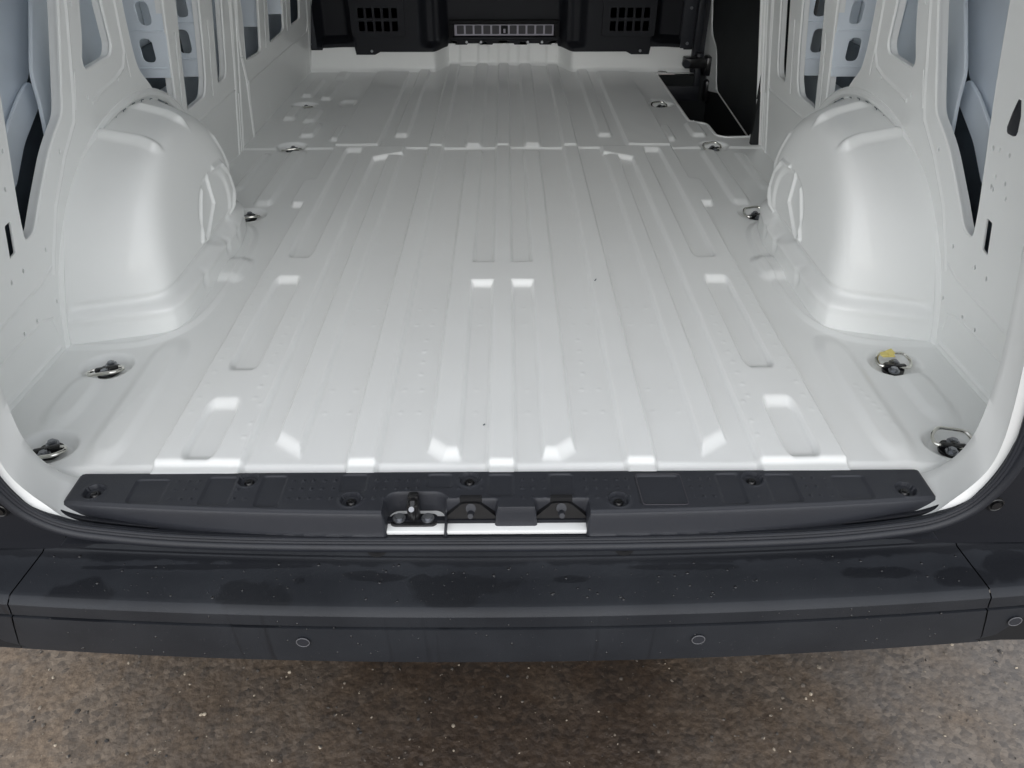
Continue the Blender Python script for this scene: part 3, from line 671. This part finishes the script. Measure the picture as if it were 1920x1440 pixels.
# ================================================================== BUMPER
def bump_mat():
    m = mat('bumper_plastic', (.020, .022, .028), .46, bump=.35, bscale=800, spec=.35)
    n = m.node_tree; L = n.links; b = n.nodes['Principled BSDF']; tc = n.nodes.new('ShaderNodeTexCoord')
    mp = n.nodes.new('ShaderNodeMapping'); L.new(tc.outputs['Object'], mp.inputs['Vector'])
    sep = n.nodes.new('ShaderNodeSeparateXYZ'); L.new(tc.outputs['Object'], sep.inputs[0])
    def mth(op, a, c=None, d=None):
        x = n.nodes.new('ShaderNodeMath'); x.operation = op
        for k, q in enumerate((a, c, d)):
            if q is None: continue
            if isinstance(q, (int, float)): x.inputs[k].default_value = q
            else: L.new(q, x.inputs[k])
        return x.outputs[0]
    no = n.nodes.new('ShaderNodeTexNoise'); no.inputs['Scale'].default_value = 22; no.inputs['Detail'].default_value = 9; L.new(tc.outputs['Object'], no.inputs['Vector'])
    nf = mth('MULTIPLY', mth('SUBTRACT', no.outputs['Fac'], .5), 1.6)
    wet = None
    for (cx, cy, ax, ay) in [(-.670, .775, .055, .030), (-.395, .768, .060, .036), (-.325, .800, .012, .008), (-.06, .790, .085, .024), (-.09, .765, .055, .022), (.11, .800, .03, .008), (-.20, .806, .05, .008), (.84, .82, .055, .040), (.62, .81, .07, .012), (.30, .823, .10, .007), (-.5, .83, .2, .006), (-.23, .812, .03, .008), (.75, .80, .05, .02), (-.13, .80, .02, .012)]:
        e = mth('SUBTRACT', 1.0, mth('SQRT', mth('ADD', mth('POWER', mth('DIVIDE', mth('SUBTRACT', sep.outputs['X'], cx), ax), 2.0), mth('POWER', mth('DIVIDE', mth('SUBTRACT', sep.outputs['Y'], cy), ay), 2.0))))
        wet = e if wet is None else mth('MAXIMUM', wet, e)
    back = mth('MULTIPLY', mth('SUBTRACT', sep.outputs['Y'], mth('ADD', .828, mth('MULTIPLY', mth('POWER', mth('ABSOLUTE', sep.outputs['X']), 2.0), .035))), 45.0)
    wet = mth('MAXIMUM', wet, back)
    wm = n.nodes.new('ShaderNodeMapRange'); wm.inputs['From Min'].default_value = -.05; wm.inputs['From Max'].default_value = .16; wm.inputs['To Max'].default_value = .75
    L.new(mth('ADD', wet, nf), wm.inputs['Value'])
    # only on the upward tread
    geo = n.nodes.new('ShaderNodeNewGeometry'); sn = n.nodes.new('ShaderNodeSeparateXYZ'); L.new(geo.outputs['Normal'], sn.inputs[0])
    up = n.nodes.new('ShaderNodeMapRange'); up.inputs['From Min'].default_value = .7; up.inputs['From Max'].default_value = .9; L.new(sn.outputs['Z'], up.inputs['Value'])
    wf = mth('MULTIPLY', wm.outputs[0], up.outputs[0])
    # run-off streaks on the face
    ws = n.nodes.new('ShaderNodeTexNoise'); ws.inputs['Scale'].default_value = 1.0; ws.inputs['Detail'].default_value = 4
    m3 = n.nodes.new('ShaderNodeMapping'); m3.inputs['Scale'].default_value = (34, 1, .8); L.new(tc.outputs['Object'], m3.inputs['Vector']); L.new(m3.outputs[0], ws.inputs['Vector'])
    sr = n.nodes.new('ShaderNodeMapRange'); sr.inputs['From Min'].default_value = .62; sr.inputs['From Max'].default_value = .68; L.new(ws.outputs['Fac'], sr.inputs['Value'])
    sf = mth('MULTIPLY', mth('MULTIPLY', sr.outputs[0], mth('SUBTRACT', 1.0, up.outputs[0])), .6)
    tot = mth('MINIMUM', mth('ADD', wf, sf), 1.0)
    # dusty bloom
    dn = n.nodes.new('ShaderNodeTexNoise'); dn.inputs['Scale'].default_value = 7; dn.inputs['Detail'].default_value = 8; L.new(tc.outputs['Object'], dn.inputs['Vector'])
    dr = n.nodes.new('ShaderNodeValToRGB'); dr.color_ramp.elements[0].position = .3; dr.color_ramp.elements[0].color = (.016, .018, .0225, 1); dr.color_ramp.elements[1].position = .75; dr.color_ramp.elements[1].color = (.028, .031, .037, 1); L.new(dn.outputs['Fac'], dr.inputs['Fac'])
    mx = n.nodes.new('ShaderNodeMix'); mx.data_type = 'RGBA'; L.new(tot, mx.inputs[0]); L.new(dr.outputs[0], mx.inputs[6]); mx.inputs[7].default_value = (.012, .013, .016, 1); L.new(mx.outputs[2], b.inputs['Base Color'])
    rm = n.nodes.new('ShaderNodeMapRange'); rm.inputs['To Min'].default_value = .50; rm.inputs['To Max'].default_value = .30; L.new(tot, rm.inputs['Value']); L.new(rm.outputs[0], b.inputs['Roughness'])
    return m
BUMP = bump_mat()
def lip_y(x): x = abs(x); return .7355 + .050*x**2 + (.0 if x < .9 else (x-.9)*.6)
PROF = [(.112, -.040), (.109, -.060), (.107, -.076), (.1065, -.0800), (.1035, -.0812), (.1030, -.0845), (.0985, -.0870), (.06, -.0885), (.020, -.0895), (.013, -.0900), (.011, -.0906), (.0012, -.0990), (.0004, -.1005), (.0012, -.114), (.0025, -.1275), (.0100, -.1282), (.0100, -.1330), (.0020, -.1340), (.0025, -.16), (.005, -.205), (.009, -.228), (.016, -.235), (.05, -.240)]
def bumper(name, x0, x1, slant0=0., slant1=0., n=80):
    V = []
    for i in range(n):
        t = i/(n-1)
        for j, (dy, z) in enumerate(PROF):
            q = np.clip(dy/.108, -.05, 1)
            x = (x0 + slant0*q)*(1-t) + (x1 + slant1*q)*t
            x += np.sign(x)*.035*max(0, -.105-z)/.13*min(1, max(0, (abs(x)-.5)/.25)); V.append((x, lip_y(x) + dy, z))
        # end
    V = np.array(V); me = fast_mesh(V, grid_faces(n, len(PROF)))
    bm = bmesh.new(); bm.from_mesh(me)
    bmesh.ops.recalc_face_normals(bm, faces=bm.faces)
    r = bmesh.ops.extrude_edge_only(bm, edges=[e for e in bm.edges if e.is_boundary]); vs = [v for v in r['geom'] if isinstance(v, bmesh.types.BMVert)]
    for v in vs: v.co += Vector((-.003*np.sign(v.co.x - (x0+x1)/2), .004, -.004))
    bm.to_mesh(me); bm.free(); return me
bp_ = place('rear_bumper', bumper('rear_bumper', -.778, .778, .012, -.012), BUMP, ang=28, label='black plastic rear bumper with wet step tread')
bmn = {}
bl = place('bumper_corner', bumper('bumper_corner', -1.02, -.7805, 0, .012, 24), BUMP, ang=28); br_ = place('bumper_corner', bumper('bumper_corner', .7805, 1.02, -.012, 0, 24), BUMP, ang=28)
mb = MB(); mb.box((0, .80, -.19), (1.8, .05, .06)); mb.build('bumper_beam', VOID)
# joint gaps behind
for s in (-1, 1):
    mb = MB(); mb.box((s*.777, .845, -.15), (.03, .11, .10)); mb.build('bumper_bracket', VOID)
for (sx, par) in ((-.319, bp_), (.316, bp_), (.845, br_)):
    y = lip_y(sx) + .0002
    mb = MB(); mb.cyl((sx, y, -.165), .0088, .004, rot=Matrix.Rotation(math.pi/2, 3, 'X'), n=28)
    q = mb.build('parking_sensor', BLACKP, par, ang=30)
    mb = MB(); mb.tube([(sx + .0102*math.cos(6.2832*k/28), y-.0012, -.165 + .0102*math.sin(6.2832*k/28)) for k in range(28)], .0009, 6, closed=True); mb.build('sensor_bezel', GREYB, q)
# push-pin recesses on the upright of the bumper
for gx in (-.205, .202):
    mb = MB(); mb.cyl((gx, lip_y(gx)+.1055, -.064), .015, .006, rot=Matrix.Rotation(math.pi/2, 3, 'X'), n=24); q = mb.build('clip_recess', VOID, bp_, ang=30)
    mb = MB(); mb.cyl((gx, lip_y(gx)+.102, -.060), .008, .003, rot=Matrix.Rotation(math.pi/2, 3, 'X'), n=18); mb.build('clip', GLOSSB, q, ang=30)
# rain beads on the bumper, too many and too small to count
ico = bmesh.new(); bmesh.ops.create_icosphere(ico, subdivisions=2, radius=1); bv = np.array([v.co[:] for v in ico.verts]); bf = np.array([[v.index for v in f.verts] for f in ico.faces]); ico.free()
V = []; Fc = []
for k in range(420):
    x = rng.uniform(-.76, .76); r_ = .0006 + .0016*rng.random()**3
    if rng.random() < .55:
        t_ = rng.uniform(.02, .095); c_ = (x, lip_y(x)+t_, np.interp(t_, [.013, .02, .06, .099], [-.0900, -.0895, -.0885, -.087])); sc_ = (r_*1.3, r_*1.3, r_*.6)
    else:
        z_ = rng.uniform(-.215, -.105); c_ = (x, lip_y(x) + np.interp(-z_, [.1, .114, .1275, .134, .16, .205, .228], [.0006, .0012, .0025, .0020, .0025, .005, .009]), z_); sc_ = (r_, r_*.6, r_*1.2)
    V.append(bv*np.array(sc_) + np.array(c_)); Fc.append(bf + k*len(bv))
WATER = mat('water_bead', (.02, .02, .022), .04, spec=.8)
me = bpy.data.meshes.new('rain_beads'); me.from_pydata(np.concatenate(V).tolist(), [], np.concatenate(Fc).tolist())
rb_ = place('rain_beads', me, WATER, bp_, ang=80); rb_['kind'] = 'stuff'
# black lower corner trim around the aperture
for s in (-1, 1):
    ins = [(s*abs(a), b) for a, b in [tuple(p) for p in spline(half, 120)] if b < 1.2 and a > .45]
    outer = ins + [(s*.98, 1.19), (s*1.03, 1.0), (s*1.03, -.082), (s*.45, -.082)]
    me = remap(fill2d(outer, [], thick=.002, bev=.002), lambda a, b, c: (a, .868 + .02*max(0, abs(a)-.75) + c, b))
    tr = place('corner_trim', me, TRIMP, ang=40)
    for (px, py) in ((.795, .012), (.700, -.052)) if s > 0 else ((.800, .012), (.705, -.052)):
        mb = MB(); mb.cyl((s*px, .864, py), .014, .004, rot=Matrix.Rotation(math.pi/2, 3, 'X'), n=24); q = mb.build('clip_recess', VOID, tr, ang=30)
        mb = MB(); mb.cyl((s*px, .860, py), .0075, .005, rot=Matrix.Rotation(math.pi/2, 3, 'X'), n=16); mb.tube([(s*px+.0115*math.cos(6.2832*k/20), .861, py+.0115*math.sin(6.2832*k/20)) for k in range(20)], .0016, 6, closed=True); mb.build('clip', GLOSSB, q, ang=30)
mb = MB(); mb.box((0, .875, -.075), (1.6, .010, .10)); mb.build('rear_valance', TRIMP)

# ================================================================== BULKHEAD
def bulk_y(x):
    a = np.abs(x)
    y = 3.985 + np.zeros_like(a)
    y -= .135*(sstep((a-.265)/.075))
    return y
def bulk_top_y(x):
    a = np.abs(x); y = bulk_y(x) - .006
    y = y + .09*sstep((a-.70)/.06)*sstep((.90-a)/.04)
    y = y + .05*sstep((a-.30)/.03)*sstep((.40-a)/.04)
    return y
xs = np.linspace(-.945, .905, 371)
# white kick-up below
def bot(x):
    a = abs(x)
    if a > .86: return .103
    if a > .705: return .112 + .004*sstep((.86-a)/.1)
    if a > .615: return .082
    if a > .59: return .082 + (.615-a)/.025*.012
    if a > .27: return .094 + .002*(a-.27)
    return .100 + .006*(1 if (a*8.2+.05) % 1 < .5 else 0)
zs = np.linspace(-.004, 1.0, 20); Xg, Zg = np.meshgrid(xs, zs, indexing='ij')
Zg = -.004 + (Zg+.004)*np.array([float(bot(x))+.016 for x in xs])[:, None]
Yg = bulk_y(Xg) - .020*(1-sstep(Zg/.022))
for cx in (-.242, -.10, 0, .10, .242): Yg += -.006*rrect(Xg, Zg, cx-.026, cx+.026, .0, .20, w=.012, r=.002)
place('bulkhead_foot', fast_mesh(np.stack([Xg, Yg, Zg], -1).reshape(-1, 3), grid_faces(371, 20)[:, ::-1]), WHITE, ang=50)
V = []; nz = 60
for x in xs:
    b0 = float(bot(x)); yt = float(bulk_top_y(np.array(x))); yb = float(bulk_y(np.array(x))) - .006
    for k in range(nz):
        t = (k/(nz-1))**2.4; z = b0 + (1.62-b0)*t
        q_ = float(sstep((z-b0-.012)/.03)); V.append((x, yb*(1-q_) + yt*q_ + (.004 if k == 0 else 0), z))
bh = place('bulkhead', fast_mesh(np.array(V), grid_faces(371, nz)[:, ::-1]), TRIMP, ang=40, label='black moulded plastic bulkhead with vents and central pocket')
# side flanges
for s, x0 in ((-1, -.915), (1, .872)):
    mb = MB(); mb.box((x0, 3.84, .86), (.055, .008, 1.50), bev=.003); f = mb.build('flange_strip', BLACKP, bh)
    for z in (.132, .285): mb = MB(); mb.cyl((x0+.004*s, 3.834, z), .007, .006, rot=Matrix.Rotation(math.pi/2, 3, 'X'), n=16); mb.build('screw', BOLT, f, ang=30)
# vents: grille plate over a dark box
for s, x0, x1 in ((-1, *sorted((on_y(668, 20, 3.84)[0], on_y(766, 20, 3.84)[0]))), (1, *sorted((on_y(1143, 20, 3.84)[0], on_y(1224, 20, 3.84)[0])))):
    zt, zb = on_y(700, 11, 3.84)[1], on_y(700, 59, 3.84)[1]
    wd = (x1-x0); cw = .0300; gapx = (wd - 5*cw)/4 if False else .0090
    cells = []; xx = x0 + .004
    for c in range(5):
        for r_ in range(2):
            zc0 = zb + r_*((zt-zb)/2+.002); hh = (zt-zb)/2 - .009
            cells.append(rounded([(xx, zc0), (xx+cw, zc0), (xx+cw, zc0+hh), (xx, zc0+hh)], .005, 4))
        xx += cw + gapx
    me = remap(fill2d(rounded([(x0-.03, zb-.022), (xx+.02, zb-.022), (xx+.02, zt+.03), (x0-.03, zt+.03)], .015), cells, .003, .0018), lambda a, b, c: (a, 3.838 + c, b))
    vg = place('vent_grille', me, TRIMP, bh, ang=40)
    mb = MB(); mb.box(((x0+xx)/2-.002, 3.8445, (zb+zt)/2), (xx-x0, .001, zt-zb)); mb.build('vent_void', VOID, vg)
# central pocket with its strip of cells
YB = 3.955
xl, xr = on_y(852, 60, YB)[0], on_y(1038, 60, YB)[0]; zb, zt = on_y(945, 67, YB)[1], on_y(945, 46, YB)[1]
mb = MB(); mb.box(((xl+xr)/2, YB+.006, (zb+zt)/2), (xr-xl, .010, zt-zb), bev=.003); strip = mb.build('pocket_strip', GREYP, bh)
cw = (xr-xl-.012)/11
for k in range(11):
    cx = xl + .008 + cw*(k+.5)
    mb = MB()
    mb.prism(rounded([(cx-cw*.40, zb+.008), (cx+cw*.40, zb+.008), (cx+cw*.40, zt-.004), (cx-cw*.40, zt-.004)], .004, 4), YB-.0012, YB+.004, f=lambda a, b, h: (a, h, b))
    if k == 5: q = mb.build('latch', VOID, strip); m2 = MB(); m2.box((cx, YB-.003, (zb+zt)/2-.003), (.010, .004, .018), bev=.001); m2.build('latch_tab', GREYP, q)
    else: mb.build('pocket_cell', GREYD, strip)
mb = MB(); mb.box(((xl+xr)/2, YB+.0, zt+.014), (xr-xl+.05, .040, .014), bev=.004); mb.build('pocket_shelf', VOID, bh)
for s in (-1, 1):
    mb = MB(); mb.box(((xl if s < 0 else xr)+s*.016, YB-.002, (zb+zt)/2+.004), (.022, .030, zt-zb+.022), bev=.004); mb.build('pocket_side', VOID, bh)
mb = MB(); mb.box(((xl+xr)/2, YB+.008, zb-.012), (xr-xl+.06, .030, .014), bev=.005); mb.build('pocket_ledge', TRIMP, bh)
for x, z, y in ((-.628, .100, 3.835), (.655, .100, 3.835), (-.18, .115, 3.962), (-.11, .115, 3.962), (.12, .115, 3.962), (.19, .115, 3.962)):
    mb = MB(); mb.cyl((x, y, z), .006, .006, rot=Matrix.Rotation(math.pi/2, 3, 'X'), n=16); mb.build('screw', BOLT, bh, ang=30)

# ================================================================== SLIDING DOOR SIDE (right)
STEPZ = -.235
mb = MB(); mb.box((.90, 3.36, STEPZ), (.36, 1.20, .006)); mb.build('side_step', BOARD)
mb = MB(); mb.box((.90, 3.80, -.12), (.34, .02, .235)); mb.box((.90, 2.80, -.13), (.34, .012, .20)); mb.box((.735, 3.40, -.14), (.012, .85, .20)); mb.box((1.005, 3.32, -.13), (.02, 1.2, .23)); mb.build('step_side', BOARD)
mb = MB(); mb.box((.86, 3.785, -.085), (.18, .012, .07), bev=.004); mb.build('step_kick_rib', BLACKP)
# door: white shell, hardboard panel
DX = .972
def dpoly(pts, X): 
    out = []
    for a, b in pts:
        d = ray(a, b); P = CAM + d*(X-CAM[0])/d[0]; out.append((float(P[1]), float(P[2])))
    return out
mb = MB(); mb.box((1.010, 3.32, .62), (.03, 1.16, 1.26)); sd_ = mb.build('sliding_door', WHITE)
pb = dpoly([(1343, -120), (1338, 62), (1347, 90), (1346, 168), (1411, 262), (1424, 215), (1428, 120), (1426, -120)], DX)
me = remap(fill2d(rounded(pb, [0, .05, .05, .04, .03, .04, .04, 0]), [], .003, .002), lambda a, b, c: (DX + c, a, b)); place('hardboard_panel', me, BOARD, sd_, ang=40)
pw = dpoly([(1318, -120), (1320, 60), (1314, 95), (1323, 168), (1348, 174), (1350, -120)], .978)
me = remap(fill2d(rounded(pw, .015), [], .004, .004), lambda a, b, c: (.985 + c, a, b)); place('door_inner_frame', me, WHITE, sd_, ang=40)
mb = MB(); mb.tube([(DX+.004, *p) for p in dpoly([(1336, -60), (1336, 62), (1345, 90), (1344, 168), (1408, 262)], DX+.004)], .006, 8); mb.build('frame_lip', WHITE, sd_)
# front pillar seal and roller arm
mb = MB(); mb.box((.923, 3.84, .60), (.036, .05, 1.40), bev=.008); mb.box((.935, 3.80, -.01), (.03, .04, .22), bev=.008); mb.build('front_pillar_seal', RUBBER)
ar0 = on_y(1283, 105, 3.78); ar1 = on_y(1322, 128, 3.78)
mb = MB(); mb.box(((ar0[0]+ar1[0])/2, 3.78, (ar0[1]+ar1[1])/2), (ar1[0]-ar0[0], .07, .045), bev=.006); mb.box((ar1[0]+.012, 3.76, (ar0[1]+ar1[1])/2-.01), (.045, .07, .085), bev=.01); mb.box((ar1[0]+.012, 3.74, -.06), (.03, .05, .10), bev=.01); mb.build('door_roller_arm', GLOSSB)
mb = MB(); mb.cyl((ar0[0]+.006, 3.75, (ar0[1]+ar1[1])/2), .018, .02, rot=Matrix.Rotation(math.pi/2, 3, 'X'), n=20); mb.build('roller', RUBBER)
# rear pillar of the side door opening
def colstrip(nm, Y0, Y1, X0, m=WHITE, d=.03, z0=-.02, z1=1.5):
    me = mesh([(X0 + .0 - .15*z0, Y0, z0), (X0 - .15*z0, Y1, z0), (X0+d - .15*z0, Y1, z0), (X0+d-.15*z0, Y0, z0), (X0 - .15*z1, Y0, z1), (X0-.15*z1, Y1, z1), (X0+d-.15*z1, Y1, z1), (X0+d-.15*z1, Y0, z1)],
              [(0, 1, 2, 3), (4, 7, 6, 5), (0, 4, 5, 1), (1, 5, 6, 2), (2, 6, 7, 3), (3, 7, 4, 0)])
    o = place(nm, me, m, sm=False); md = o.modifiers.new('b', 'BEVEL'); md.width = .005; md.segments = 3; return o
dp = colstrip('side_door_pillar', 2.702, 2.760, .936)
for (a, b, x) in ((2.762, 2.785, .950), (2.787, 2.800, .962)):
    me = mesh([(x-.0, a, -.02), (x, b, -.02), (x+.05, b, -.02), (x+.05, a, -.02), (x-.225, a, 1.5), (x-.225, b, 1.5), (x-.17, b, 1.5), (x-.17, a, 1.5)], [(0, 1, 2, 3), (4, 7, 6, 5), (0, 4, 5, 1), (1, 5, 6, 2), (2, 6, 7, 3), (3, 7, 4, 0)])
    o = place('pillar_return', me, WHITE, dp, sm=False); md = o.modifiers.new('b', 'BEVEL'); md.width = .004; md.segments = 3
mb = MB(); mb.tube([(wx(z)-.001, 2.712, z) for z in (.0, .4, 1.2)], .006, 8); mb.tube([(wx(z)-.001, 2.750, z) for z in (.12, .4, 1.2)], .007, 8); mb.build('pillar_bead', WHITE, dp)
mb = MB(); mb.box((wx(.22)-.001, 2.734, .225), (.004, .006, .13)); mb.build('pillar_slot', VOID, dp)

# ================================================================== ROOF, UNDERBODY, REST OF THE SHELL
mb = MB(); mb.box((0, 2.45, 1.655), (2.02, 3.16, .02)); mb.build('roof', WHITE)
for yy in (1.3, 1.9, 2.5, 3.1, 3.6): mb = MB(); mb.box((0, yy, 1.62), (1.7, .08, .05), bev=.01); mb.build('roof_bow', WHITE)
mb = MB(); mb.box((0, 2.45, -.06), (1.90, 3.05, .02)); 
bmesh.ops.delete(mb.bm, geom=[], context='VERTS')
mb.bm.free()
mb = MB(); mb.box((-.12, 2.5, -.075), (1.70, 3.05, .03)); mb.build('underbody', VOID)
mb = MB(); mb.box((.93, 1.83, -.20), (.18, 1.70, .28)); mb.box((-.93, 2.40, -.20), (.18, 2.90, .28)); mb.build('rocker_box', BLACKP)
for s in (-1, 1):
    mb = MB(); mb.cyl((s*.86, 1.75, -.19), .35, .20, rot=Matrix.Rotation(math.pi/2, 3, 'Y'), n=48); tw = mb.build('rear_wheel', RUBBER, ang=30)
    mb = MB(); mb.cyl((s*.862, 1.75, -.19), .20, .21, rot=Matrix.Rotation(math.pi/2, 3, 'Y'), n=32); mb.build('rim', BOLT, tw, ang=30)
# right-hand rear door check seen at the frame's edge
mb = MB(); mb.box((.868, 1.262, .515), (.028, .032, .075), bev=.012); mb.build('door_check', RUBBER)
mb = MB(); mb.box((.80, 1.30, .30), (.001, .001, .001)); mb.bm.free()

# specks of debris on the floor
for (x, y, l, rz) in ((.228, 1.639, .011, 1.15), (-.033, 1.089, .005, .9)):
    mb = MB(); mb.box((0, 0, 0), (l, .0022, .0012), bev=.0004); bmesh.ops.recalc_face_normals(mb.bm, faces=mb.bm.faces)
    me = bpy.data.meshes.new('leaf_speck'); mb.bm.to_mesh(me); mb.bm.free(); me.materials.append(LINER)
    o = link(bpy.data.objects.new('leaf_speck', me)); o.location = (x, y, ZF + .002 + float(floor_h(np.array([x]), np.array([y]))[0])); o.rotation_euler = (0, 0, rz)
    o['label'] = 'long dark speck on the right half of the ribbed floor' if x > 0 else 'tiny dark speck near the rear edge of the floor'; o['category'] = 'debris'
